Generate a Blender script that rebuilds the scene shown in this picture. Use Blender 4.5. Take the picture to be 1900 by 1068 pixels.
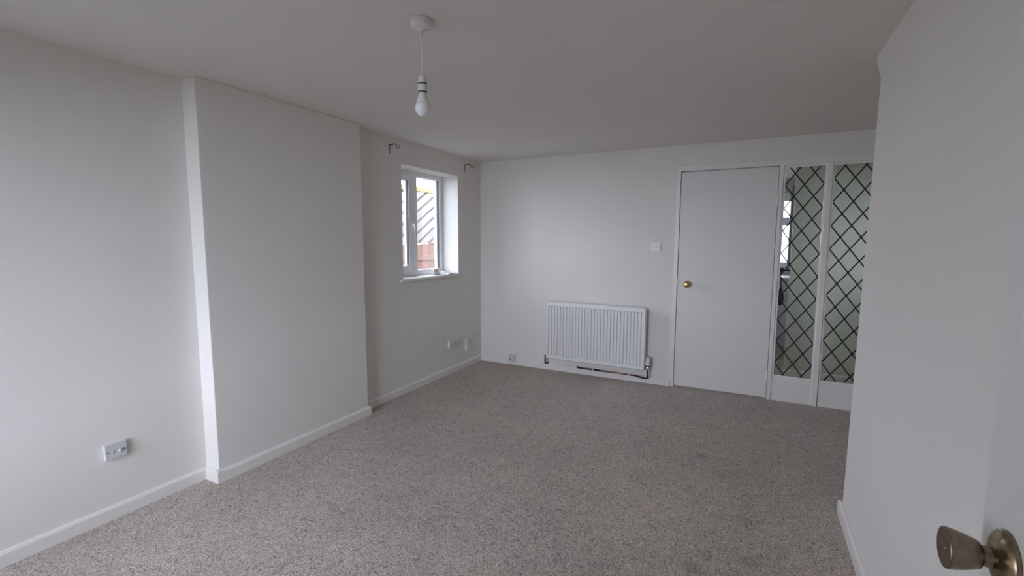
import bpy, bmesh, math, random
from mathutils import Vector, Matrix

scene = bpy.context.scene
col = scene.collection
for o in list(bpy.data.objects):
    bpy.data.objects.remove(o)

# ------------------------------------------------------------------ camera
cam_d = bpy.data.cameras.new('camera')
cam = bpy.data.objects.new('camera', cam_d)
col.objects.link(cam)
r_ = Vector((0.88924, 0.45743, 0.00295)); u_ = Vector((-0.04975, 0.09031, 0.99467)); f_ = Vector((-0.45472, 0.88465, -0.10306))
m = Matrix((( r_.x, u_.x, -f_.x, 2.723), (r_.y, u_.y, -f_.y, -4.523), (r_.z, u_.z, -f_.z, 1.3742), (0, 0, 0, 1)))
cam.matrix_world = m
cam_d.sensor_fit = 'HORIZONTAL'; cam_d.sensor_width = 36.0
cam_d.lens = 36.0 * 868.6 / 1900.0
cam_d.clip_start = 0.02
scene.camera = cam

# ------------------------------------------------------------------ overcast sky, exposure
world = bpy.data.worlds.new('overcast_sky'); scene.world = world
world.use_nodes = True
bgn = world.node_tree.nodes['Background']
bgn.inputs['Color'].default_value = (0.91, 0.965, 1.19, 1)
bgn.inputs['Strength'].default_value = 1.0
vs = scene.view_settings
vs.view_transform = 'Standard'; vs.look = 'None'; vs.gamma = 1.0; vs.use_curve_mapping = False
vs.exposure = 3.68
scene.cycles.max_bounces = 16
scene.cycles.diffuse_bounces = 10
scene.cycles.transparent_max_bounces = 16
scene.cycles.sample_clamp_indirect = 8.0

def portal(name, loc, rot, sx, sy):
    """A sampling guide for sky light through a window opening (gives off no light of its own)."""
    ld = bpy.data.lights.new(name, 'AREA'); ld.shape = 'RECTANGLE'; ld.size = sx; ld.size_y = sy
    ld.cycles.is_portal = True
    o = bpy.data.objects.new(name, ld); col.objects.link(o); o.location = loc; o.rotation_euler = rot
    return o

H = 2.217            # ceiling height
YF = -5.30           # wall behind the camera
WR = 3.185           # right wall plane
BT = 0.018           # skirting thickness
FW = (0.15, 1.80, 0.42, 1.86)      # big window behind the camera: x0 x1 z0 z1
portal('daylight_portal', ((FW[0]+FW[1])/2, YF-0.05, (FW[2]+FW[3])/2), (math.radians(90), 0, 0), FW[1]-FW[0], FW[3]-FW[2])
portal('daylight_portal', (-0.24, -0.88, 1.515), (math.radians(90), 0, math.radians(-90)), 0.9, 1.0)

# ------------------------------------------------------------------ materials
def mat(name, color=(.8,.8,.8), rough=.5, metal=0.0, spec=.5):
    mt = bpy.data.materials.new(name); mt.use_nodes = True
    b = mt.node_tree.nodes['Principled BSDF']
    b.inputs['Base Color'].default_value = (*color, 1)
    b.inputs['Roughness'].default_value = rough
    b.inputs['Metallic'].default_value = metal
    b.inputs['Specular IOR Level'].default_value = spec
    return mt
def nodes(mt):
    nt = mt.node_tree
    return nt, nt.nodes, nt.links, nt.nodes['Principled BSDF']
def tex_coord(nt):
    n = nt.nodes.new('ShaderNodeTexCoord'); return n.outputs['Object']
def noise(nt, vec, scale, detail=2.0, rough=.5, dist=0.0):
    n = nt.nodes.new('ShaderNodeTexNoise'); n.inputs['Scale'].default_value = scale
    n.inputs['Detail'].default_value = detail; n.inputs['Roughness'].default_value = rough
    n.inputs['Distortion'].default_value = dist
    nt.links.new(vec, n.inputs['Vector']); return n.outputs['Fac']
def ramp(nt, fac, stops):
    n = nt.nodes.new('ShaderNodeValToRGB')
    e = n.color_ramp.elements
    while len(e) < len(stops): e.new(.5)
    for el, (p, c) in zip(e, stops):
        el.position = p; el.color = (*c, 1)
    nt.links.new(fac, n.inputs['Fac']); return n.outputs['Color']
def bump(nt, height, strength, dist):
    n = nt.nodes.new('ShaderNodeBump'); n.inputs['Strength'].default_value = strength
    n.inputs['Distance'].default_value = dist
    nt.links.new(height, n.inputs['Height']); return n.outputs['Normal']
def paint(name, color, scale=180, strength=.12, rough=.85, var=.012, spec=.3):
    mt = mat(name, color, rough, spec=spec)
    nt, N, L, b = nodes(mt)
    v = tex_coord(nt)
    L.new(bump(nt, noise(nt, v, scale, 3), strength, .002), b.inputs['Normal'])
    c = ramp(nt, noise(nt, v, 2.2, 3), [(.3, tuple(x*(1-var) for x in color)), (.7, tuple(min(1, x*(1+var)) for x in color))])
    L.new(c, b.inputs['Base Color'])
    return mt
M = {}
M['wall'] = paint('white_wall_emulsion', (.755, .73, .69))
M['ceiling'] = paint('white_ceiling_emulsion', (.755, .73, .69), 140, .15)
M['gloss'] = paint('white_gloss_paint', (.77, .748, .712), 60, .03, .38, .006, .5)
M['door'] = paint('white_satin_door_paint', (.72, .70, .675), 40, .03, .45, .01, .45)
M['hallwall'] = paint('pale_hall_paint', (.60, .592, .525))
M['upvc'] = paint('white_upvc', (.86, .87, .88), 20, .01, .3, .004, .5)
M['plastic'] = paint('white_plastic', (.73, .715, .69), 30, .01, .35, .004, .5)
M['plastic_grey'] = paint('grey_white_plastic', (.58, .58, .59), 30, .01, .4, .01, .5)
M['rad'] = paint('white_radiator_enamel', (.78, .775, .765), 30, .01, .3, .004, .5)
M['dark'] = paint('dark_rubber', (.05, .052, .06), 60, .03, .6, .05, .3)
M['black'] = paint('black_plastic', (.012, .012, .013), 60, .03, .45, .05, .4)
M['lead'] = paint('black_lead_strip', (.012, .012, .012), 90, .1, .55, .1, .4)
M['screw'] = paint('dark_screw_metal', (.10, .10, .11), 200, .05, .4, .1)
M['chrome'] = paint('chrome', (.75, .75, .77), 60, .01, .18, .02); nodes(M['chrome'])[3].inputs['Metallic'].default_value = 1
M['nickel'] = paint('dull_nickel', (.30, .29, .28), 60, .02, .32, .05); nodes(M['nickel'])[3].inputs['Metallic'].default_value = 1
M['copper'] = paint('copper_pipe_metal', (.42, .24, .18), 90, .05, .35, .15); nodes(M['copper'])[3].inputs['Metallic'].default_value = 1
M['blackpipe'] = paint('black_painted_pipe', (.012, .011, .011), 60, .05, .35, .1, .5)
M['brass'] = paint('polished_brass', (.62, .42, .16), 40, .02, .16, .08); nodes(M['brass'])[3].inputs['Metallic'].default_value = 1
def make_old_brass(name, c0, c1, rough):
    mt = mat(name, c0, rough, 1.0)
    nt, N, L, b = nodes(mt); v = tex_coord(nt)
    f = noise(nt, v, 70, 4, .6, .6)
    L.new(ramp(nt, f, [(.35, c1), (.62, c0)]), b.inputs['Base Color'])
    L.new(bump(nt, noise(nt, v, 260, 2), .04, .001), b.inputs['Normal'])
    return mt
M['oldbrass'] = make_old_brass('aged_brass', (.36, .285, .185), (.24, .18, .11), .27)
M['oldbrass_satin'] = make_old_brass('aged_satin_brass', (.31, .255, .18), (.225, .18, .125), .38)
M['paper'] = paint('white_paper', (.82, .82, .82), 60, .05, .7, .01)
M['bulb'] = paint('opal_bulb_plastic', (.82, .81, .84), 20, .01, .25, .004, .5)
M['bulbbody'] = paint('white_bulb_body', (.78, .77, .75), 20, .01, .35, .004, .5)
M['curtain'] = paint('mauve_grey_curtain_cloth', (.40, .37, .44), 200, .3, .9, .05)
M['unit'] = paint('pale_grey_unit', (.62, .65, .72), 20, .01, .35, .01, .5)

# fitted carpet: short taupe twist pile
def make_carpet():
    mt = mat('taupe_twist_carpet', (.25, .23, .22), .95, spec=.15)
    nt, N, L, b = nodes(mt); v = tex_coord(nt)
    worm = noise(nt, v, 46, 1.0, .5, 2.4)
    fine = noise(nt, v, 165, 2.0, .6, .8)
    c = ramp(nt, worm, [(.28, (.19, .155, .132)), (.40, (.43, .366, .322)), (.455, (.48, .412, .362)), (.50, (.86, .755, .675)), (.545, (.51, .438, .386)), (.62, (.42, .36, .318)), (.74, (.20, .166, .143))])
    cf = ramp(nt, fine, [(.32, (.70, .69, .68)), (.68, (1.25, 1.24, 1.22))])
    mx = N.new('ShaderNodeMix'); mx.data_type = 'RGBA'; mx.blend_type = 'MULTIPLY'; mx.inputs[0].default_value = 1
    L.new(c, mx.inputs[6]); L.new(cf, mx.inputs[7])
    big = ramp(nt, noise(nt, v, 1.7, 5, .6, .3), [(.3, (.83, .83, .82)), (.7, (1.0, .985, .97))])
    m2 = N.new('ShaderNodeMix'); m2.data_type = 'RGBA'; m2.blend_type = 'MULTIPLY'; m2.inputs[0].default_value = 1
    L.new(mx.outputs[2], m2.inputs[6]); L.new(big, m2.inputs[7])
    cur = m2.outputs[2]
    # worn and soiled spots, each with a ragged outline
    for i, (x, y, rx, ry, amt) in enumerate(STAINS):
        sub = N.new('ShaderNodeVectorMath'); sub.operation = 'SUBTRACT'; sub.inputs[1].default_value = (x, y, 0)
        L.new(v, sub.inputs[0])
        sc = N.new('ShaderNodeVectorMath'); sc.operation = 'MULTIPLY'; sc.inputs[1].default_value = (1/rx, 1/ry, 0)
        L.new(sub.outputs[0], sc.inputs[0])
        ln = N.new('ShaderNodeVectorMath'); ln.operation = 'LENGTH'; L.new(sc.outputs[0], ln.inputs[0])
        ad = N.new('ShaderNodeMath'); ad.operation = 'ADD'; L.new(ln.outputs['Value'], ad.inputs[0])
        n2 = N.new('ShaderNodeMath'); n2.operation = 'MULTIPLY'; n2.inputs[1].default_value = .9
        L.new(noise(nt, v, 26, 4, .65), n2.inputs[0]); L.new(n2.outputs[0], ad.inputs[1])
        k = 1 - amt
        fc = ramp(nt, ad.outputs[0], [(.45, (k, k, k)), (1.0, (1, 1, 1))])
        mm = N.new('ShaderNodeMix'); mm.data_type = 'RGBA'; mm.blend_type = 'MULTIPLY'; mm.inputs[0].default_value = 1
        L.new(cur, mm.inputs[6]); L.new(fc, mm.inputs[7]); cur = mm.outputs[2]
    L.new(cur, b.inputs['Base Color'])
    b.inputs['Sheen Weight'].default_value = .25
    b.inputs['Sheen Roughness'].default_value = .5
    L.new(bump(nt, fine, .8, .008), b.inputs['Normal'])
    return mt
STAINS = []   # filled in below (floor positions of the soiled spots)

def glass(name, tint=(1, 1, 1), refl=1.0):
    mt = bpy.data.materials.new(name); mt.use_nodes = True
    nt = mt.node_tree; nt.nodes.clear()
    out = nt.nodes.new('ShaderNodeOutputMaterial')
    tr = nt.nodes.new('ShaderNodeBsdfTransparent'); tr.inputs['Color'].default_value = (*tint, 1)
    gl = nt.nodes.new('ShaderNodeBsdfGlossy'); gl.inputs['Roughness'].default_value = .01
    fr = nt.nodes.new('ShaderNodeFresnel'); fr.inputs['IOR'].default_value = 1.45
    mu = nt.nodes.new('ShaderNodeMath'); mu.operation = 'MULTIPLY'; mu.inputs[1].default_value = refl
    mx = nt.nodes.new('ShaderNodeMixShader')
    nt.links.new(fr.outputs[0], mu.inputs[0]); nt.links.new(mu.outputs[0], mx.inputs[0])
    nt.links.new(tr.outputs[0], mx.inputs[1]); nt.links.new(gl.outputs[0], mx.inputs[2])
    nt.links.new(mx.outputs[0], out.inputs[0])
    return mt
M['glass'] = glass('clear_window_glass', (.97, .985, .975), .6)
M['glass_hall'] = glass('green_edged_sheet_glass', (.95, .97, .945), .9)

def wood(name, c0, c1, scale=9, rough=.8):
    mt = mat(name, c0, rough)
    nt, N, L, b = nodes(mt); v = tex_coord(nt)
    mp = N.new('ShaderNodeMapping'); mp.inputs['Scale'].default_value = (1, 1, .15); L.new(v, mp.inputs['Vector'])
    f = noise(nt, mp.outputs[0], scale*4, 4, .6, .5)
    L.new(ramp(nt, f, [(.3, c0), (.7, c1)]), b.inputs['Base Color'])
    L.new(bump(nt, f, .2, .003), b.inputs['Normal'])
    return mt
M['slat'] = wood('weathered_grey_slat_wood', (.25, .225, .195), (.33, .30, .265))
M['rail'] = wood('golden_pine_rail_wood', (.34, .21, .085), (.42, .28, .13))
M['picket'] = wood('red_brown_stained_wood', (.21, .095, .062), (.28, .14, .098))
def ground_mat():
    mt = mat('darkened_paving', (.08, .08, .075), .9)  # ground tone set dark to cut light bounced onto the upper walls
    nt, N, L, b = nodes(mt); v = tex_coord(nt)
    L.new(ramp(nt, noise(nt, v, 1.5, 6, .6), [(.3, (.045, .046, .042)), (.7, (.07, .07, .063))]), b.inputs['Base Color'])
    L.new(bump(nt, noise(nt, v, 40, 3), .3, .01), b.inputs['Normal'])
    return mt
M['ground'] = ground_mat()

# ------------------------------------------------------------------ mesh helpers
def obj(name, bm, material, parent=None, smooth=False):
    me = bpy.data.meshes.new(name)
    bmesh.ops.recalc_face_normals(bm, faces=bm.faces)
    bm.to_mesh(me); bm.free()
    if smooth:
        me.polygons.foreach_set('use_smooth', [True]*len(me.polygons))
    me.materials.append(material)
    o = bpy.data.objects.new(name, me); col.objects.link(o)
    if parent is not None:
        o.parent = parent
        o.matrix_parent_inverse = Matrix.Translation(-Vector(parent.location))
    return o
def box(bm, x0, x1, y0, y1, z0, z1, bev=0.0, seg=2):
    vs_ = [bm.verts.new((x, y, z)) for x in (x0, x1) for y in (y0, y1) for z in (z0, z1)]
    fs = []
    for a in ((0,1,3,2), (4,6,7,5), (0,4,5,1), (2,3,7,6), (0,2,6,4), (1,5,7,3)):
        fs.append(bm.faces.new([vs_[i] for i in a]))
    if bev > 0:
        es = list({e for f in fs for e in f.edges})
        bmesh.ops.recalc_face_normals(bm, faces=fs)
        bmesh.ops.bevel(bm, geom=es, offset=bev, segments=seg, profile=.5, affect='EDGES')
    return bm
def B(*a, **k):
    return box(bmesh.new(), *a, **k)
def prism(pts, axis, a, b, bm=None):
    """polygon pts (in the two other axes, order x,y,z) extruded along axis from a to b"""
    bm = bm or bmesh.new()
    def P(p, t):
        if axis == 'x': return (t, p[0], p[1])
        if axis == 'y': return (p[0], t, p[1])
        return (p[0], p[1], t)
    v0 = [bm.verts.new(P(p, a)) for p in pts]; v1 = [bm.verts.new(P(p, b)) for p in pts]
    bm.faces.new(v0); bm.faces.new(v1[::-1])
    n = len(pts)
    for i in range(n):
        bm.faces.new([v0[i], v1[i], v1[(i+1) % n], v0[(i+1) % n]])
    return bm
def frame_of(d):
    d = Vector(d).normalized()
    a = Vector((0, 0, 1)) if abs(d.z) < .9 else Vector((1, 0, 0))
    s = d.cross(a).normalized(); t = d.cross(s).normalized()
    return d, s, t
def lathe(prof, origin, axis, n=32, bm=None):
    """prof: list of (distance along axis, radius)"""
    bm = bm or bmesh.new()
    d, s, t = frame_of(axis); o = Vector(origin)
    rings = []
    for h, r in prof:
        if r <= 1e-6:
            rings.append([bm.verts.new(o + d*h)])
        else:
            rings.append([bm.verts.new(o + d*h + (s*math.cos(2*math.pi*i/n) + t*math.sin(2*math.pi*i/n))*r) for i in range(n)])
    for A, C in zip(rings, rings[1:]):
        if len(A) == 1 and len(C) == 1: continue
        for i in range(n):
            j = (i+1) % n
            if len(A) == 1: bm.faces.new([A[0], C[i], C[j]])
            elif len(C) == 1: bm.faces.new([A[i], A[j], C[0]])
            else: bm.faces.new([A[i], A[j], C[j], C[i]])
    if len(rings[0]) > 1: bm.faces.new(rings[0])
    if len(rings[-1]) > 1: bm.faces.new(rings[-1][::-1])
    return bm
def tube(pts, r, n=12, bm=None):
    bm = bm or bmesh.new()
    pts = [Vector(p) for p in pts]
    rings = []; prev = None
    for i, p in enumerate(pts):
        if i == 0: d = pts[1]-p
        elif i == len(pts)-1: d = p-pts[i-1]
        else: d = (pts[i+1]-p).normalized() + (p-pts[i-1]).normalized()
        d.normalize()
        if prev is None: _, s, t = frame_of(d)
        else:
            s = (prev - d*prev.dot(d)).normalized(); t = d.cross(s)
        prev = s
        rings.append([bm.verts.new(p + (s*math.cos(2*math.pi*k/n) + t*math.sin(2*math.pi*k/n))*r) for k in range(n)])
    for A, C in zip(rings, rings[1:]):
        for k in range(n):
            bm.faces.new([A[k], A[(k+1) % n], C[(k+1) % n], C[k]])
    bm.faces.new(rings[0]); bm.faces.new(rings[-1][::-1])
    return bm
def round_path(pts, rad, n=6):
    pts = [Vector(p) for p in pts]; out = [pts[0]]
    for a, b, c in zip(pts, pts[1:], pts[2:]):
        d0 = (a-b); d1 = (c-b); k = min(rad, d0.length*.48, d1.length*.48)
        p0 = b + d0.normalized()*k; p1 = b + d1.normalized()*k
        for i in range(n+1):
            t = i/n
            out.append(p0*(1-t)**2 + b*2*t*(1-t) + p1*t*t)
    out.append(pts[-1]); return out

def tag(o, label, cat, group=None):
    o['label'] = label; o['category'] = cat
    if group: o['group'] = group
    return o
def empty(name, loc):
    o = bpy.data.objects.new(name, None); col.objects.link(o); o.location = loc; o.empty_display_size = .05
    return o
def struct(o, label, cat):
    o['kind'] = 'structure'; o['label'] = label; o['category'] = cat
    return o

# ================================================================== THE SHELL
HX = 4.20   # right end of the house
YK = 3.00   # far kitchen wall
STAINS += [(2.754, -2.057, .13, .12, .34), (2.36, -2.32, .09, .09, .16), (2.60, -2.42, .11, .08, .26), (2.57, -2.54, .12, .10, .30),
           (2.90, -2.22, .10, .08, .24), (2.80, -2.38, .22, .12, .22), (2.283, -2.51, .05, .035, .24), (2.487, -1.413, .07, .10, .34),
           (2.10, -.90, .05, .06, .22), (.61, -.89, .14, .10, .14), (.20, -.65, .10, .16, .18), (.16, -1.86, .09, .09, .30),
           (1.027, -3.34, .035, .13, .30), (.30, -3.48, .06, .10, .14), (2.62, -1.62, .30, .14, .12), (1.9, -1.75, .22, .12, .10)]
M['carpet'] = make_carpet()
struct(obj('floor', B(-.30, HX+.1, YF-.1, YK+.1, -.12, 0), M['carpet']), 'taupe twist-pile carpet with darker soiled spots', 'carpet')
struct(obj('ceiling', B(-.30, HX+.1, YF-.1, YK+.1, H, H+.12), M['ceiling']), 'plain white painted ceiling', 'ceiling')

# left wall: near length, chimney breast, far length with the window opening
WY0, WY1, WZ0, WZ1 = -1.313, -.446, 1.018, 2.015
NX = -.025
bm = bmesh.new()
box(bm, -.30, NX, YF-.1, -3.0, 0, H)
box(bm, -.30, 0, -3.0, WY0, 0, H)
box(bm, -.30, 0, WY1, .1, 0, H)
box(bm, -.30, 0, WY0, WY1, 0, WZ0)
box(bm, -.30, 0, WY0, WY1, WZ1, H)
struct(obj('wall_left', bm, M['wall']), 'white painted left wall with the small window', 'wall')
BX, BY0, BY1 = .091, -3.028, -1.868
struct(obj('wall_chimney_breast', B(-.10, BX, BY0, BY1, 0, H, bev=.004), M['wall']), 'shallow white chimney breast projecting from the left wall', 'wall')
# back wall with the opening for door and glazed screen
OX0, OX1, OZ = 2.080, 3.60, 2.030
bm = bmesh.new()
box(bm, -.30, OX0, 0, .10, 0, H)
box(bm, OX1, HX+.1, 0, .10, 0, H)
box(bm, OX0, OX1, 0, .10, OZ, H)
struct(obj('wall_back', bm, M['wall']), 'white painted far wall with radiator and flush door', 'wall')
# right wall: slightly leaning free end and a flared bit under the ceiling; doorway behind the camera
DY0, DY1, DZ = -5.27, -4.475, 2.0
E0, E1 = -1.772, -1.872
prof = [(DY1, 0), (E0, 0), (E1, 2.085), (-1.75, H-.03), (-1.75, H), (DY1, H)]
bm = prism(prof, 'x', WR, WR+.10)
box(bm, WR, WR+.10, YF-.1, DY0, 0, H)
box(bm, WR, WR+.10, DY0, DY1, DZ, H)
struct(obj('wall_right', bm, M['wall']), 'white wall along the right edge ending in a free corner', 'wall')
struct(obj('wall_alcove', B(WR+.10, HX, -2.0, -1.9, 0, H), M['wall']), 'white return wall behind the free corner', 'wall')
# right outer wall with an unseen opening added to light the hall
bm = bmesh.new()
box(bm, HX, HX+.1, YF-.1, .35, 0, H); box(bm, HX, HX+.1, .65, YK+.1, 0, H)
box(bm, HX, HX+.1, .35, .65, 0, 1.0); box(bm, HX, HX+.1, .35, .65, 1.9, H)
struct(obj('wall_outer', bm, M['hallwall']), 'pale wall at the far end of the hall', 'wall')
portal('daylight_portal', (HX+.05, .5, 1.45), (math.radians(90), 0, math.radians(90)), .3, .9)
# wall behind the camera with a big window
bm = bmesh.new()
box(bm, -.30, FW[0], YF-.1, YF, 0, H); box(bm, FW[1], HX+.1, YF-.1, YF, 0, H)
box(bm, FW[0], FW[1], YF-.1, YF, 0, FW[2]); box(bm, FW[0], FW[1], YF-.1, YF, FW[3], H)
struct(obj('wall_front', bm, M['wall']), 'white wall with the wide window behind the viewer', 'wall')
# hall and kitchen behind the screen
HY = .90; HXW = 3.060
struct(obj('wall_hall', B(HXW, HX, HY, HY+.09, 0, H, bev=.003), M['hallwall']), 'pale green-white hall wall seen through the leaded glass', 'wall')
KX0 = 1.70; KW = (2.15, 3.175, 1.00, 2.02)
bm = bmesh.new()
box(bm, KX0-.1, KW[0], YK, YK+.1, 0, H); box(bm, KW[1], HX, YK, YK+.1, 0, H)
box(bm, KW[0], KW[1], YK, YK+.1, 0, KW[2]); box(bm, KW[0], KW[1], YK, YK+.1, KW[3], H)
struct(obj('wall_kitchen', bm, M['hallwall']), 'pale kitchen wall with a window far behind the glass', 'wall')
struct(obj('wall_hall_left', B(KX0-.1, KX0, .1, YK, 0, H), M['hallwall']), 'pale left wall of the hall behind the door', 'wall')
portal('daylight_portal', ((KW[0]+KW[1])/2, YK+.05, (KW[2]+KW[3])/2), (math.radians(-90), 0, 0), KW[1]-KW[0], KW[3]-KW[2])

# ------------------------------------------------------------------ skirting boards
SH = .068
def skirt_profile():
    return [(0, 0), (BT, 0), (BT, SH-.014), (BT-.004, SH-.005), (BT-.010, SH), (0, SH)]
def skirting(bm, p0, p1, nrm):
    p0 = Vector((*p0, 0)); p1 = Vector((*p1, 0)); n = Vector((*nrm, 0))
    pr = skirt_profile()
    v0 = [bm.verts.new(p0 + n*a + Vector((0, 0, z))) for a, z in pr]
    v1 = [bm.verts.new(p1 + n*a + Vector((0, 0, z))) for a, z in pr]
    bm.faces.new(v0); bm.faces.new(v1[::-1])
    for i in range(len(pr)):
        j = (i+1) % len(pr); bm.faces.new([v0[i], v1[i], v1[j], v0[j]])
def skirt_obj(name, segs, label):
    bm = bmesh.new()
    for s in segs: skirting(bm, *s)
    struct(obj(name, bm, M['gloss']), label, 'skirting')
skirt_obj('baseboard_left', [((NX, YF), (NX, BY0-BT), (1, 0))], 'white skirting along the near left wall below the switch plate')
skirt_obj('baseboard_chimney', [((NX, BY0), (BX+BT-.0003, BY0), (0, -1)), ((BX, BY0-BT+.0003), (BX, BY1+BT-.0003), (1, 0)), ((0, BY1), (BX+BT-.0003, BY1), (0, 1))], 'white skirting around the chimney breast')
skirt_obj('baseboard_far_left', [((0, BY1), (0, 0), (1, 0))], 'white skirting below the small window')
skirt_obj('baseboard_back', [((0, 0), (OX0, 0), (0, -1))], 'white skirting below the radiator')
skirt_obj('baseboard_right', [((WR, DY1), (WR, E0+BT-.0003), (-1, 0)), ((WR-BT+.0003, E0), (WR+.1, E0), (0, 1))], 'white skirting at the foot of the right wall')
skirt_obj('baseboard_hall', [((HXW, HY), (HX, HY), (0, -1))], 'cream skirting of the hall behind the leaded glass')

# ================================================================== WINDOW ON THE LEFT WALL (window_1)
FX = -.195                   # room face of the window frame
win = empty('window_1', (FX-.035, (WY0+WY1)/2, WZ0)); struct(win, 'white two-light upvc window with a handle, in a deep reveal', 'window')
XB = FX-.065
FB = WZ0+.005
bm = bmesh.new()
box(bm, XB, FX, WY1-.052, WY1, FB, WZ1, bev=.003)
box(bm, XB, FX, WY0, WY0+.052, FB, WZ1, bev=.003)
box(bm, XB, FX, WY0+.05, WY1-.05, WZ1-.045, WZ1, bev=.003)
box(bm, XB, FX, WY0+.05, WY1-.05, FB, FB+.050, bev=.003)
obj('frame', bm, M['upvc'], win)
MY0, MY1 = -.945, -.863
obj('mullion', B(XB, FX, MY0, MY1, FB+.045, WZ1-.04, bev=.004), M['upvc'], win)
GX = FX-.036
def pane_set(parent, y0, y1, z0, z1, gx, fx):
    p = obj('pane', B(gx-.003, gx+.003, y0, y1, z0, z1), M['glass'], parent)
    bm = bmesh.new()
    g = .006
    box(bm, gx+.003, fx-.008, y1-g, y1, z0, z1); box(bm, gx+.003, fx-.008, y0, y0+g, z0, z1)
    obj('gasket', bm, M['dark'], parent)
pane_set(win, MY1, WY1-.052, FB+.050, WZ1-.045, GX, FX)
# opening sash, slightly proud
SY0, SY1, SZ0, SZ1 = WY0+.045, MY0+.012, FB+.042, WZ1-.040
bm = bmesh.new()
FS = FX+.012
sw = .068
box(bm, XB+.02, FS, SY1-sw, SY1, SZ0, SZ1, bev=.003); box(bm, XB+.02, FS, SY0, SY0+sw, SZ0, SZ1, bev=.003)
box(bm, XB+.02, FS, SY0+sw, SY1-sw, SZ1-sw+.01, SZ1, bev=.003); box(bm, XB+.02, FS, SY0+sw, SY1-sw, SZ0, SZ0+sw-.01, bev=.003)
sash = obj('sash', bm, M['upvc'], win)
sgx = FS-.034
pane_set(sash, SY0+sw, SY1-sw, SZ0+sw-.01, SZ1-sw+.01, sgx, FS)
# espagnolette handle on the sash's right stile
hy = SY1-.030
bm = bmesh.new()
box(bm, FS, FS+.012, hy-.014, hy+.014, 1.475, 1.545, bev=.004)
hb = obj('handle', bm, M['upvc'], sash)
lever = tube(round_path([(FS+.010, hy, 1.515), (FS+.034, hy, 1.515), (FS+.040, hy+.004, 1.47), (FS+.036, hy+.012, 1.385)], .018), .0085, 10)
o = obj('lever', lever, M['upvc'], win, True)
# inside sill board
sill = B(FX-.01, .022, WY0+.002, WY1-.002, WZ0-.018, WZ0+.004, bev=.004)
box(sill, .001, .024, WY0-.045, WY1+.045, WZ0-.018, WZ0+.004, bev=.004)
obj('sill_board', sill, M['gloss'], win)
# outside sill
obj('outer_sill', B(-.36, XB, WY0, WY1, WZ0-.04, FB, bev=.004), M['upvc'], win)

# ================================================================== DOOR AND LEADED SCREEN IN THE BACK WALL
DX0, DX1, DH = 2.115, 2.880, 1.980
tr1 = empty('trim_1', (DX0, .04, 0)); struct(tr1, 'white painted timber frame around door and leaded glass', 'door frame')
CF = -.010
obj('side_casing', B(OX0, DX0-.004, CF, .10, 0, OZ, bev=.003), M['gloss'], tr1)
obj('head_casing', B(OX0, OX1, CF-.0005, .10, DH+.006, OZ+.004, bev=.003), M['gloss'], tr1)
JX0, JX1 = DX1+.004, 2.914
obj('hinge_jamb', B(JX0, JX1, CF, .10, 0, DH+.006, bev=.003), M['gloss'], tr1)
obj('door_stop', B(DX0-.004, DX0+.008, .036, .05, 0, DH+.006), M['gloss'], tr1)
obj('door_stop', B(JX0-.012, JX0, .036, .05, 0, DH+.006), M['gloss'], tr1)
obj('door_stop', B(DX0, JX0, .036, .05, DH-.006, DH+.006), M['gloss'], tr1)

door = empty('door_1', ((DX0+DX1)/2, .015, 0)); struct(door, 'white flush door with a round brass knob, closed', 'door')
obj('door_leaf', B(DX0, DX1, -.006, .032, .018, DH-.004, bev=.002), M['door'], door)
kx, kz, kyf = 2.200, .973, -.006
kn = obj('door_knob', lathe([(0, .026), (.003, .029), (.007, .028), (.010, .018), (.014, .011), (.026, .010), (.032, .014), (.038, .022), (.046, .0275), (.055, .029), (.062, .027), (.066, .021), (.067, .012), (.068, 0)], (kx, kyf, kz), (0, -1, 0), 36), M['brass'], door, True)
kn['label'] = 'round polished brass knob'
obj('latch_plate', B(DX0-.0045, DX0-.001, -.0115, -.006, .955, 1.010), M['nickel'], door)
for hz in (.205, 1.70):
    h = obj('hinge', lathe([(0, .0055), (.10, .0055)], (DX1+.001, -.0125, hz-.05), (0, 0, 1), 12), M['gloss'], door, True)

# leaded screen
scr = empty('window_2', (3.24, .03, 0)); struct(scr, 'two tall diamond-leaded glass panels in a white frame beside the door', 'glazed screen')
G1, G2 = (2.926, 3.204), (3.262, 3.540)
GZ0, GZ1 = .222, 1.968
gy = .022
obj('post', B(JX1+.002, G1[0]+.004, -.004, .08, .0, DH+.006, bev=.002), M['gloss'], scr)
obj('mullion', B(G1[1]+.008, G2[0]-.010, -.012, .08, .0, DH+.006, bev=.003), M['gloss'], scr)
obj('post', B(G2[1]-.004, OX1, -.006, .08, .0, DH+.006, bev=.002), M['gloss'], scr)
for g in (G1, G2):
    obj('bottom_panel', B(g[0]-.004, g[1]+.010, -.002, .05, 0, GZ0-.012, bev=.002), M['gloss'], scr)
    obj('glazing_bead', B(g[0]-.002, g[1]+.010, .002, gy-.004, GZ0-.016, GZ0, bev=.002), M['gloss'], scr)
    bm = bmesh.new()
    box(bm, g[0]-.002, g[1]+.010, .002, gy-.004, GZ1, DH+.007)
    box(bm, g[0]-.006, g[0]+.004, .002, gy-.004, GZ0, GZ1); box(bm, g[1]-.002, g[1]+.010, .002, gy-.004, GZ0, GZ1)
    obj('glazing_bead', bm, M['gloss'], scr)
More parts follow.
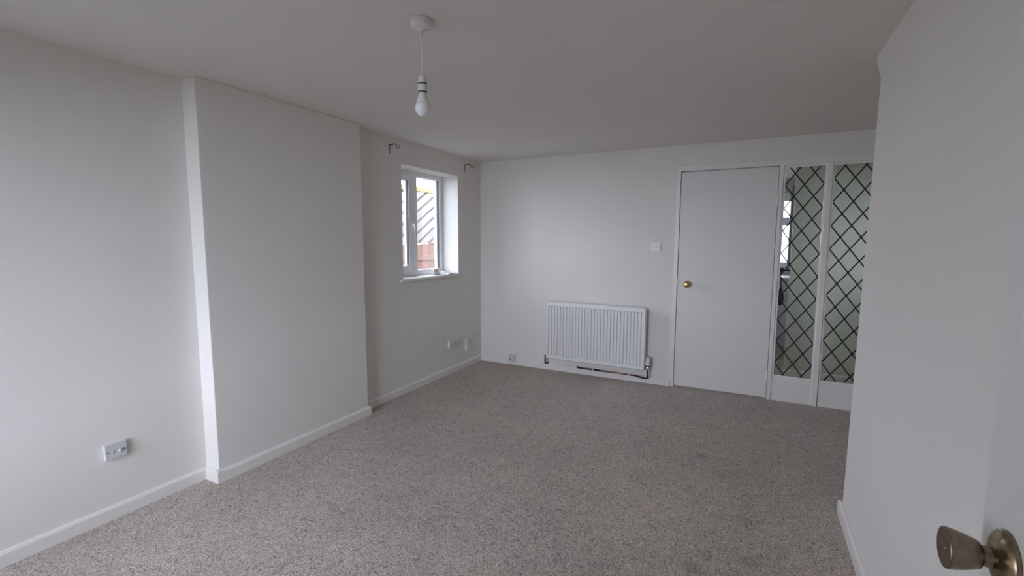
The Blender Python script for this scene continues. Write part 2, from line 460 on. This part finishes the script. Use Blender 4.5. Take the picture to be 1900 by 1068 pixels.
def leads(parent, x0, x1, z0, z1, nx0, nodez, pw, ph):
    s = ph/pw
    hw, th = .0048, .0022
    for sg in (1, -1):
        for k in range(-6, 24):
            zc = nodez - ph*k            # line passes (nx0, zc) with slope sg*s
            a, b = x0, x1
            xa = nx0 + (z0-zc)/(sg*s); xb = nx0 + (z1-zc)/(sg*s)
            lo, hi = min(xa, xb), max(xa, xb)
            a, b = max(a, lo), min(b, hi)
            if b-a < .004: continue
            pa = Vector((a, 0, zc+sg*s*(a-nx0))); pb = Vector((b, 0, zc+sg*s*(b-nx0)))
            d = (pb-pa).normalized(); n = Vector((-d.z, 0, d.x))*hw
            bm = bmesh.new()
            off = gy-.0031 - (.0006 if sg < 0 else 0)
            vv = []
            for y in (off-th, off):
                for q in (pa-n, pb-n, pb+n, pa+n):
                    vv.append(bm.verts.new((q.x, y, q.z)))
            for f in ((0,1,2,3), (7,6,5,4), (0,4,5,1), (1,5,6,2), (2,6,7,3), (3,7,4,0)):
                bm.faces.new([vv[i] for i in f])
            obj('lead_strip', bm, M['lead'], parent)
for (g, nz) in ((G1, 1.825), (G2, 1.866)):
    p = obj('pane', B(g[0], g[1], gy-.003, gy+.003, GZ0-.008, GZ1+.008), M['glass_hall'], scr)
    p['label'] = 'clear sheet of glass with black diamond leading'
    leads(p, g[0]+.004, g[1]-.002, GZ0+.001, GZ1-.001, g[0]+.004, nz, (g[1]-g[0]-.006)/2, .1868)

# ================================================================== OPEN DOOR AT THE RIGHT EDGE
od = empty('door_2', (3.04, -4.08, 0)); struct(od, 'white door folded open against the right wall with a tulip-shaped brass knob', 'door')
OD0, OD1, OXF = -4.455, -3.690, 3.020
obj('door_leaf', B(OXF, OXF+.038, OD0, OD1, .012, 1.985, bev=.002), M['door'], od)
ky, kz2 = -3.766, .983
rose = obj('rose', lathe([(0, .036), (.0035, .0365), (.006, .0355), (.009, .032), (.012, .026), (.0145, .018), (.016, .0145), (.0165, 0)], (OXF, ky, kz2), (-1, 0, 0), 48), M['oldbrass'], od, True)
rose['label'] = 'domed aged brass rose'
kb = obj('knob', lathe([(.0155, .0125), (.018, .0135), (.020, .0125), (.024, .0120), (.027, .0140), (.0275, .0165), (.0305, .0178), (.040, .0212), (.050, .0240), (.0570, .0251), (.0590, .0253), (.0604, .0248), (.0610, .0236), (.0606, .0215), (.0598, .018), (.0594, .010), (.0593, 0)], (OXF, ky, kz2), (-1, 0, 0), 48), M['oldbrass_satin'], od, True)
kb['label'] = 'tulip-shaped aged brass knob with a dished face'
lk = obj('lock_button', lathe([(.0575, .004), (.0592, .004), (.0600, .0032), (.0602, 0)], (OXF, ky, kz2), (-1, 0, 0), 16), M['oldbrass_satin'], kb, True)
for hz in (.25, 1.75):
    obj('hinge', lathe([(0, .006), (.09, .006)], (OXF+.044, OD0-.004, hz-.045), (0, 0, 1), 12), M['nickel'], od, True)
tr2 = empty('trim_2', (WR, DY0, 0)); struct(tr2, 'white casing of the doorway beside the viewer', 'door frame')
for a, b in ((DY0-.05, DY0+.02), (DY1-.02, DY1+.02)):
    obj('side_casing', B(WR-.012, WR+.11, a, b, 0, DZ, bev=.003), M['gloss'], tr2)
obj('head_casing', B(WR-.012, WR+.11, DY0-.05, DY1+.02, DZ-.02, DZ+.04, bev=.003), M['gloss'], tr2)

# ================================================================== OTHER WINDOWS (behind the camera, kitchen, added one lighting the hall)
w3 = empty('window_3', ((FW[0]+FW[1])/2, YF-.06, FW[2])); struct(w3, 'wide white window behind the viewer', 'window')
bm = bmesh.new()
box(bm, FW[0], FW[1], YF-.09, YF-.03, FW[2], FW[2]+.05); box(bm, FW[0], FW[1], YF-.09, YF-.03, FW[3]-.05, FW[3])
box(bm, FW[0], FW[0]+.05, YF-.09, YF-.03, FW[2], FW[3]); box(bm, FW[1]-.05, FW[1], YF-.09, YF-.03, FW[2], FW[3])
obj('frame', bm, M['upvc'], w3)
xm = (FW[0]+FW[1])/2
obj('mullion', B(xm-.035, xm+.035, YF-.09, YF-.03, FW[2]+.05, FW[3]-.05), M['upvc'], w3)
for a, b in ((FW[0]+.05, xm-.035), (xm+.035, FW[1]-.05)):
    obj('pane', B(a, b, YF-.063, YF-.057, FW[2]+.05, FW[3]-.05), M['glass'], w3)
w4 = empty('window_4', ((KW[0]+KW[1])/2, YK+.05, KW[2])); struct(w4, 'bright white-framed kitchen window glimpsed behind the leaded glass', 'window')
bm = bmesh.new()
box(bm, KW[0], KW[1], YK+.02, YK+.08, KW[2], KW[2]+.07); box(bm, KW[0], KW[1], YK+.02, YK+.08, KW[3]-.11, KW[3])
box(bm, KW[0], KW[0]+.05, YK+.02, YK+.08, KW[2], KW[3]); box(bm, KW[1]-.03, KW[1], YK+.02, YK+.08, KW[2], KW[3])
obj('frame', bm, M['upvc'], w4)
obj('transom', B(KW[0]+.05, KW[1]-.03, YK+.02, YK+.08, 1.58, 1.69), M['upvc'], w4)
for a, b in ((KW[2]+.07, 1.58), (1.69, KW[3]-.11)):
    obj('pane', B(KW[0]+.05, KW[1]-.03, YK+.047, YK+.053, a, b), M['glass'], w4)
w5 = empty('window_5_added', (HX+.05, .5, 1.0)); struct(w5, 'small added window out of view that lights the hall', 'window')
bm = bmesh.new()
box(bm, HX+.02, HX+.08, .35, .38, 1.0, 1.9); box(bm, HX+.02, HX+.08, .62, .65, 1.0, 1.9)
box(bm, HX+.02, HX+.08, .38, .62, 1.0, 1.03); box(bm, HX+.02, HX+.08, .38, .62, 1.87, 1.9)
obj('frame', bm, M['upvc'], w5)
obj('pane', B(HX+.047, HX+.053, .38, .62, 1.03, 1.87), M['glass'], w5)

# ================================================================== RADIATOR
RX0, RX1, RZ0, RZ1 = .852, 1.853, .140, .737
RY = -.098
rad = empty('radiator', ((RX0+RX1)/2, -.06, RZ0)); tag(rad, 'white ribbed panel radiator on the far wall', 'radiator')
bm = bmesh.new()
NR = 30; per = (RX1-RX0-.026)/NR; xs = [RX0]; ds = [0.0]
xa = RX0+.013
# one flute period: ridge (proud) then channel (recessed)
for i in range(NR):
    for t, d in ((.0, 1), (.15, 1), (.27, 0), (.73, 0), (.85, 1)):
        if i == 0 and t == 0: continue
        xs.append(xa + per*(i-0.0+t)); ds.append(1.0-d)
    if i == NR-1:
        xs.append(xa + per*NR); ds.append(0.0)
xs[-1] = RX1-.013
xs.append(RX1); ds.append(0)
zs = [RZ0, RZ0+.008, RZ0+.036, RZ0+.050, RZ1-.050, RZ1-.036, RZ1-.008, RZ1]
zw = [0, 0, 0, 1, 1, 0, 0, 0]
yo = [.010, 0, 0, 0, 0, 0, 0, .010]
g = [[bm.verts.new((x, RY + d*w*.019 + o_, z)) for x, d in zip(xs, ds)] for z, w, o_ in zip(zs, zw, yo)]
for A, C in zip(g, g[1:]):
    for i in range(len(xs)-1):
        bm.faces.new([A[i], A[i+1], C[i+1], C[i]])
# sheet edges folded back
back = [[bm.verts.new((x, RY+.025, z)) for x in (RX0, RX1)] for z in (RZ0, RZ1)]
bm.faces.new([g[0][i] for i in range(len(xs))][::-1] + [back[0][0], back[0][1]])
bm.faces.new([g[-1][i] for i in range(len(xs))] + [back[1][1], back[1][0]])
bm.faces.new([r[0] for r in g] + [back[1][0], back[0][0]])
bm.faces.new([r[-1] for r in g][::-1] + [back[0][1], back[1][1]])
bm.faces.new([back[0][0], back[0][1], back[1][1], back[1][0]])
pn = obj('ribbed_panel', bm, M['rad'], rad)
bm = bmesh.new()
# convector fins and back sheet behind the front panel
box(bm, RX0+.012, RX1-.012, -.044, -.032, RZ0+.012, RZ1-.006, bev=.002)
n = 40
for i in range(n):
    x = RX0+.04 + (RX1-RX0-.08)*i/(n-1)
    box(bm, x-.0008, x+.0008, RY+.026, -.044, RZ0+.06, RZ1-.03)
obj('back_sheet', bm, M['rad'], rad)
bm = bmesh.new()
box(bm, RX0+.004, RX1-.004, RY+.018, -.032, RZ1-.012, RZ1-.002, bev=.002)
obj('top_rail', bm, M['rad'], rad)
obj('side_cover', B(RX1-.002, RX1+.004, RY+.016, -.034, RZ0+.03, RZ1-.02, bev=.0015), M['rad'], rad)
for x in (RX0+.16, RX1-.16):
    obj('wall_bracket', B(x-.015, x+.015, -.034, 0, RZ0+.05, RZ1-.06), M['rad'], rad)
obj('bleed_plug', lathe([(0, .009), (.008, .009), (.010, .006), (.012, 0)], (RX1+.003, -.072, RZ1-.028), (1, 0, 0), 16), M['chrome'], rad, True)
# thermostatic valve, right
vx, vy = RX1+.032, -.066
tv = obj('thermostatic_valve', lathe([(0, .010), (.006, .013), (.016, .013), (.022, .016), (.040, .016), (.046, .012), (.050, .012)], (vx, vy, .132), (0, 0, 1), 24), M['chrome'], rad, True)
obj('valve_union', lathe([(-.034, .012), (-.018, .012), (-.016, .015), (-.004, .015), (0, .010)], (vx, vy, .160), (1, 0, 0), 20), M['chrome'], tv, True)
obj('valve_collar', lathe([(0, .019), (.004, .022), (.010, .022), (.012, .018)], (vx, vy, .178), (0, 0, 1), 28), M['black'], tv, True)
obj('valve_cap', lathe([(0, .022), (.004, .0245), (.030, .0235), (.056, .0195), (.074, .0185), (.079, .016), (.081, 0)], (vx, vy, .188), (0, 0, 1), 28), M['plastic'], tv, True)
# lockshield valve, left
lx = RX0-.026
lv = obj('lockshield_valve', lathe([(0, .008), (.004, .011), (.014, .011), (.016, .008), (.030, .008), (.034, .011), (.046, .010), (.050, .006)], (lx, vy, .118), (0, 0, 1), 20), M['nickel'], rad, True)
obj('valve_union', lathe([(0, .008), (.014, .0105), (.024, .0105), (.030, .008)], (lx, vy, .138), (1, 0, 0), 16), M['nickel'], lv, True)

rp = obj('return_pipe', tube(round_path([(lx, vy, .122), (lx, vy, .078), (lx+.010, .0, .074)], .018), .0082, 12), M['blackpipe'], rad, True)
rp['label'] = 'short black elbow pipe'
py = -.036
fp = obj('flow_pipe', tube(round_path([(vx, vy, .136), (vx, vy, .058), (vx-.05, vy+.006, .060), (1.760, py, .065)], .024), .0082, 12), M['blackpipe'], rad, True)
fp['label'] = 'black pipe bending down from the valve'
cp = obj('copper_pipe', tube([(1.762, py, .065), (1.415, py, .067)], .0078, 12), M['copper'], rad, True)
cp['label'] = 'bare copper pipe length'
obj('flow_pipe', tube(round_path([(1.417, py, .067), (1.172, py, .068), (1.165, .0, .068)], .016), .0082, 12), M['blackpipe'], rad, True)
for x in (1.345, 1.700):
    bm = lathe([(-.006, .0105), (.006, .0105)], (x, py, .067), (1, 0, 0), 16)
    box(bm, x-.006, x+.006, py, -.016, .060, .074)
    obj('pipe_clip', bm, M['plastic'], rad)

# ================================================================== PENDANT LIGHT
lxp, lyp = 1.537, -2.988
pl = empty('pendant_light', (lxp, lyp, H)); tag(pl, 'bare bulb hanging on a white flex from the ceiling rose', 'light')
obj('ceiling_rose', lathe([(0, .040), (.004, .042), (.020, .0425), (.028, .041), (.033, .036), (.036, .028), (.037, .010), (.041, .006), (.044, .004), (.0442, 0)], (lxp, lyp, H), (0, 0, -1), 40), M['plastic'], pl, True)
sc_ = obj('rose_screw', lathe([(0, .006), (.003, .006), (.004, 0)], (lxp+.014, lyp+.010, H-.0365), (0, 0, -1), 14), M['plastic'], pl, True)
obj('flex', tube([(lxp, lyp, H-.042), (lxp+.001, lyp, 2.12), (lxp+.0015, lyp, 2.06), (lxp, lyp, 2.010)], .0032, 10), M['plastic'], pl, True)
lh = obj('lamp_holder', lathe([(0, .004), (.003, .008), (.012, .014), (.024, .0165), (.034, .017), (.036, .0165)], (lxp, lyp, 2.016), (0, 0, -1), 28), M['plastic'], pl, True)
obj('dark_ring', lathe([(0, .0172), (.0050, .0172)], (lxp, lyp, 1.981), (0, 0, -1), 24), M['dark'], lh, True)
obj('shade_ring', lathe([(0, .0165), (.001, .0178), (.024, .0178), (.0255, .0165)], (lxp, lyp, 1.9762), (0, 0, -1), 28), M['plastic'], lh, True)
obj('dark_ring', lathe([(0, .0172), (.0035, .0172)], (lxp, lyp, 1.9508), (0, 0, -1), 24), M['dark'], lh, True)
bl = obj('bulb', lathe([(0, .0125), (.004, .0135), (.006, .0150), (.022, .0180), (.034, .0225), (.042, .0262)], (lxp, lyp, 1.9475), (0, 0, -1), 36), M['bulbbody'], pl, True)
obj('bulb_globe', lathe([(0, .0262), (.006, .0282), (.014, .0298), (.022, .0300), (.031, .0280), (.039, .0235), (.046, .0160), (.0500, .0080), (.0512, 0)], (lxp, lyp, 1.9055), (0, 0, -1), 36), M['bulb'], bl, True)

# ================================================================== CURTAIN POLE BRACKETS
def pole_bracket(y, zt, label):
    e = empty('curtain_bracket', (0, y, zt-.035)); tag(e, label, 'bracket', 'curtain pole brackets above the small window')
    obj('wall_plate', B(0, .004, y-.008, y+.008, zt-.070, zt+.004, bev=.0015), M['nickel'], e)
    arm = tube(round_path([(.003, y, zt-.002), (.060, y, zt), (.074, y, zt-.004), (.080, y, zt-.024)], .012), .0048, 10)
    obj('arm', arm, M['nickel'], e, True)
    pts = []
    for i in range(13):
        a = math.radians(180 + 215*i/12)
        pts.append((.097+.017*math.cos(a), y, zt-.022+.017*math.sin(a)))
    obj('cup', tube(pts, .0042, 8), M['nickel'], e, True)
    obj('grub_screw', lathe([(0, .004), (.012, .004), (.013, 0)], (.048, y, zt), (0, 0, 1), 10), M['nickel'], e, True)
pole_bracket(-1.456, 2.150, 'metal curtain pole bracket above the left side of the small window')
pole_bracket(-.316, 2.146, 'metal curtain pole bracket nearest the far corner')

# ================================================================== SWITCH AND SOCKET PLATES
def plate_x(name, y0, y1, z0, z1, x, depth, label, cat):
    e = empty(name, (x, (y0+y1)/2, z0)); tag(e, label, cat)
    obj('plate', B(x, x+depth, y0, y1, z0, z1, bev=.003), M['plastic'], e)
    return e
# switched plate low on the near left wall
e = empty('switch_plate', (NX, -3.45, .30)); tag(e, 'white surface-mounted switch plate low on the near left wall', 'switch')
obj('mounting_box', B(NX, NX+.013, -3.495, -3.411, .303, .377, bev=.003), M['plastic'], e)
obj('plate', B(NX+.013, NX+.021, -3.498, -3.408, .300, .380, bev=.003), M['plastic_grey'], e)
for y in (-3.487, -3.419):
    obj('screw', lathe([(0, .0038), (.001, .0038), (.0012, 0)], (NX+.021, y, .340), (1, 0, 0), 12), M['screw'], e)
obj('indicator', B(NX+.0205, NX+.0218, -3.4625, -3.4605, .331, .349), M['screw'], e)
obj('knob', lathe([(0, .0085), (.005, .008), (.008, .006), (.009, 0)], (NX+.021, -3.437, .338), (1, 0, 0), 20), M['plastic_grey'], e, True)
# double socket on the far left wall
e = empty('double_socket', (0, -.583, .262)); tag(e, 'white double power socket below the small window', 'socket')
obj('mounting_box', B(0, .018, -.655, -.511, .264, .344, bev=.003), M['plastic'], e)
obj('plate', B(.018, .027, -.657, -.509, .261, .347, bev=.003), M['plastic_grey'], e)
for yc in (-.620, -.546):
    obj('rocker', B(.026, .030, yc-.006, yc+.006, .318, .336, bev=.0015), M['plastic'], e)
    bm = bmesh.new()
    box(bm, .0262, .0275, yc-.003, yc+.003, .299, .308); box(bm, .0262, .0275, yc-.015, yc-.008, .279, .285); box(bm, .0262, .0275, yc+.008, yc+.015, .279, .285)
    obj('pin_holes', bm, M['dark'], e)
# slim box and blank plate near the corner
e = empty('junction_box', (0, -.310, .172)); tag(e, 'tall slim white junction box between double socket and blank plate', 'junction box')
obj('box_body', B(0, .020, -.342, -.285, .174, .304, bev=.004), M['plastic'], e)
obj('box_lid', B(.0195, .025, -.343, -.284, .172, .306, bev=.002), M['plastic'], e)
e = empty('blank_plate', (0, -.193, .268)); tag(e, 'square white blank plate nearest the far corner', 'wall plate')
obj('plate', B(0, .012, -.241, -.150, .262, .352, bev=.003), M['plastic'], e)
for z in (.28, .334):
    obj('screw', lathe([(0, .003), (.001, .003), (.0012, 0)], (.012, -.196, z), (1, 0, 0), 10), M['plastic_grey'], e)
# phone socket on the far wall skirting
e = empty('phone_socket', (.415, -BT, .03)); tag(e, 'small square white phone socket on the far wall skirting', 'socket')
obj('socket_box', B(.376, .452, -.046, 0, .030, .106, bev=.004), M['plastic'], e)
obj('face_plate', B(.380, .448, -.050, -.045, .034, .102, bev=.002), M['plastic_grey'], e)
obj('jack_hole', B(.400, .413, -.0508, -.0495, .062, .071), M['dark'], e)
# light switch by the door
e = empty('light_switch', (1.91, 0, 1.265)); tag(e, 'square white light switch on the wall left of the door', 'switch')
obj('plate', B(1.869, 1.953, -.010, 0, 1.265, 1.349, bev=.003), M['plastic'], e)
obj('rocker', B(1.904, 1.918, -.014, -.009, 1.296, 1.318, bev=.002), M['plastic_grey'], e)
for x in (1.881, 1.941):
    obj('screw', lathe([(0, .003), (.001, .003), (.0012, 0)], (x, -.010, 1.307), (0, -1, 0), 10), M['screw'], e)

# ================================================================== ODDMENTS ON THE WINDOW SILL
SZ = WZ0+.004
e = empty('sash_lock', (-.10, -.70, SZ)); tag(e, 'small grey and white metal fitting lying on the window sill', 'fitting')
obj('body', B(-.120, -.086, -.750, -.712, SZ+.024, SZ+.058, bev=.003), M['plastic'], e)
obj('metal_end', B(-.122, -.084, -.713, -.690, SZ+.024, SZ+.060, bev=.002), M['nickel'], e)
obj('base', B(-.13, -.075, -.76, -.655, SZ, SZ+.025, bev=.004), M['plastic'], e)
obj('pin', tube([(-.10, -.690, SZ+.044), (-.10, -.630, SZ+.060)], .0035, 8), M['screw'], e)
def sheet(name, pts_rows, label, cat, th=.0008):
    bm = bmesh.new()
    rows = [[bm.verts.new(p) for p in r] for r in pts_rows]
    for A, C in zip(rows, rows[1:]):
        for i in range(len(A)-1): bm.faces.new([A[i], A[i+1], C[i+1], C[i]])
    bmesh.ops.recalc_face_normals(bm, faces=bm.faces)
    bmesh.ops.solidify(bm, geom=bm.faces[:], thickness=th)
    return tag(obj(name, bm, M['paper'], None, True), label, cat)
rows = []
for i in range(9):
    t = i/8; rows.append([])
    for j in range(7):
        s = j/6
        rows[-1].append((-.065+.075*s, -.70+.19*t + .03*s, SZ+.0015 + .026*abs(math.sin(3.1*t+.6))*(1-s*.5) + .004*math.sin(7*s+3*t)))
sheet('folded_leaflet', rows, 'curled white paper leaflet lying on the window sill', 'paper')
rows = []
for i in range(9):
    t = i/8; rows.append([])
    for j in range(8):
        s = j/7
        x = -.035+.066*min(s, .92)+.003; z = SZ+.0016 + .003*math.sin(5*t)**2*(1-s)
        if s > .9: x = .0268+.002; z = SZ-.010*(s-.9)/.1 - .006*math.sin(6.2*t)**2
        rows[-1].append((x, -.575+.115*t, z))
sheet('white_slip', rows, 'thin white slip curling over the right front edge of the sill', 'paper')

# ================================================================== KITCHEN GLIMPSED BEHIND THE GLASS
ku = empty('kitchen_unit', (2.72, 2.6, 0)); tag(ku, 'pale grey kitchen unit under the bright far window', 'cabinet')
obj('carcass', B(2.30, 3.18, 2.42, 2.98, .10, .86, bev=.003), M['unit'], ku)
obj('worktop', B(2.28, 3.20, 2.38, 2.99, .86, .90, bev=.003), M['unit'], ku)
for x in (2.31, 2.75):
    d = obj('cabinet_door', B(x, x+.42, 2.400, 2.420, .12, .85, bev=.003), M['unit'], ku)
    obj('bar_handle', tube(round_path([(x+.36, 2.40, .74), (x+.36, 2.375, .74), (x+.36, 2.375, .60), (x+.36, 2.40, .60)], .01), .005, 8), M['chrome'], d, True)
obj('plinth', B(2.32, 3.16, 2.46, 2.96, 0, .10), M['unit'], ku)
bag = empty('black_bag', (2.985, .93, .80)); tag(bag, 'black bag hanging at the hall corner behind the leaded glass', 'bag')
obj('hook_knob', lathe([(0, .008), (.05, .008), (.055, .022), (.075, .026), (.085, .018), (.088, 0)], (HXW+.001, .945, 1.072), (-1, 0, 0), 16), M['black'], bag, True)
bm = bmesh.new()
prof = [(.0, .004), (.03, .016), (.08, .026), (.13, .03), (.17, .024), (.19, .01), (.195, 0)]
lathe(prof, (2.990, .945, .905), (0, 0, -1), 16, bm)
obj('bag_body', bm, M['black'], bag, True)
obj('strap', tube([(2.975, .945, 1.05), (2.985, .945, .98), (2.990, .945, .90)], .004, 8), M['black'], bag, True)
rows = []
for i in range(12):
    z = .95 + 1.15*i/11; r = []
    for j in range(25):
        s = j/24; r.append((3.150+.17*s, 2.93+.022*math.sin(s*22), z))
    rows.append(r)
bm = bmesh.new()
rr = [[bm.verts.new(p) for p in r] for r in rows]
for A, C in zip(rr, rr[1:]):
    for i in range(24): bm.faces.new([A[i], A[i+1], C[i+1], C[i]])
bmesh.ops.recalc_face_normals(bm, faces=bm.faces); bmesh.ops.solidify(bm, geom=bm.faces[:], thickness=.003)
tag(obj('curtain', bm, M['curtain'], None, True), 'mauve-grey curtain beside the far kitchen window', 'curtain')

# ================================================================== OUTSIDE
GZ = -.15
def ground_mesh():
    bm = bmesh.new()
    box(bm, -14, 14, -16, 12, GZ-.1, GZ)
    return bm
struct(obj('ground', ground_mesh(), M['ground']), 'dark paved ground outside', 'ground')
FXX = -1.80
fen = empty('garden_fence', (FXX, .6, GZ)); tag(fen, 'garden fence of diagonal slats over red-brown boards outside the window', 'fence')
FY0, FY1, LZ0, LZ1 = -.60, 1.64, 1.315, 2.085
obj('top_rail', B(FXX-.03, FXX+.035, FY0-.05, FY1+.05, LZ1, LZ1+.065, bev=.004), M['rail'], fen)
obj('middle_rail', B(FXX-.03, FXX+.030, FY0-.05, FY1+.05, 1.055, 1.125, bev=.004), M['picket'], fen)
obj('lower_rail', B(FXX-.03, FXX+.030, FY0-.05, FY1+.05, .10, .17, bev=.004), M['picket'], fen)
for y in (FY0-.05, FY1+.0):
    obj('fence_post', B(FXX-.05, FXX+.02, y, y+.07, GZ, LZ1, bev=.004), M['rail'], fen)
def clip_poly(poly, y0, y1, z0, z1):
    for ax, lim, sg in ((0, y0, 1), (0, y1, -1), (1, z0, 1), (1, z1, -1)):
        out = []
        for i in range(len(poly)):
            a, b = poly[i-1], poly[i]
            ia, ib = sg*(a[ax]-lim) >= 0, sg*(b[ax]-lim) >= 0
            if ia != ib:
                t = (lim-a[ax])/(b[ax]-a[ax]); out.append((a[0]+t*(b[0]-a[0]), a[1]+t*(b[1]-a[1])))
            if ib: out.append(b)
        poly = out
        if len(poly) < 3: return None
    return poly
def slats(sg, xa, xb, pitch, wv):
    k = -2.6
    while k < 3.0:
        zc = LZ0 + k
        L = FY1-FY0
        s = sg*.60
        poly = [(FY0, zc), (FY1, zc+s*L), (FY1, zc+s*L+wv), (FY0, zc+wv)]
        poly = clip_poly(poly, FY0, FY1, LZ0, LZ1)
        if poly:
            obj('slat', prism(poly, 'x', xa, xb), M['slat'], fen)
        k += pitch
slats(1, FXX+.006, FXX+.024, .158, .112)
slats(-1, FXX-.034, FXX-.020, .158, .146)
y = FY0
i = 0
while y < FY1:
    obj('board', B(FXX-.014, FXX+.006, y, y+.162, GZ+.03, 1.29 + .015*((i*7) % 3), bev=.002), M['picket'], fen)
    y += .185; i += 1
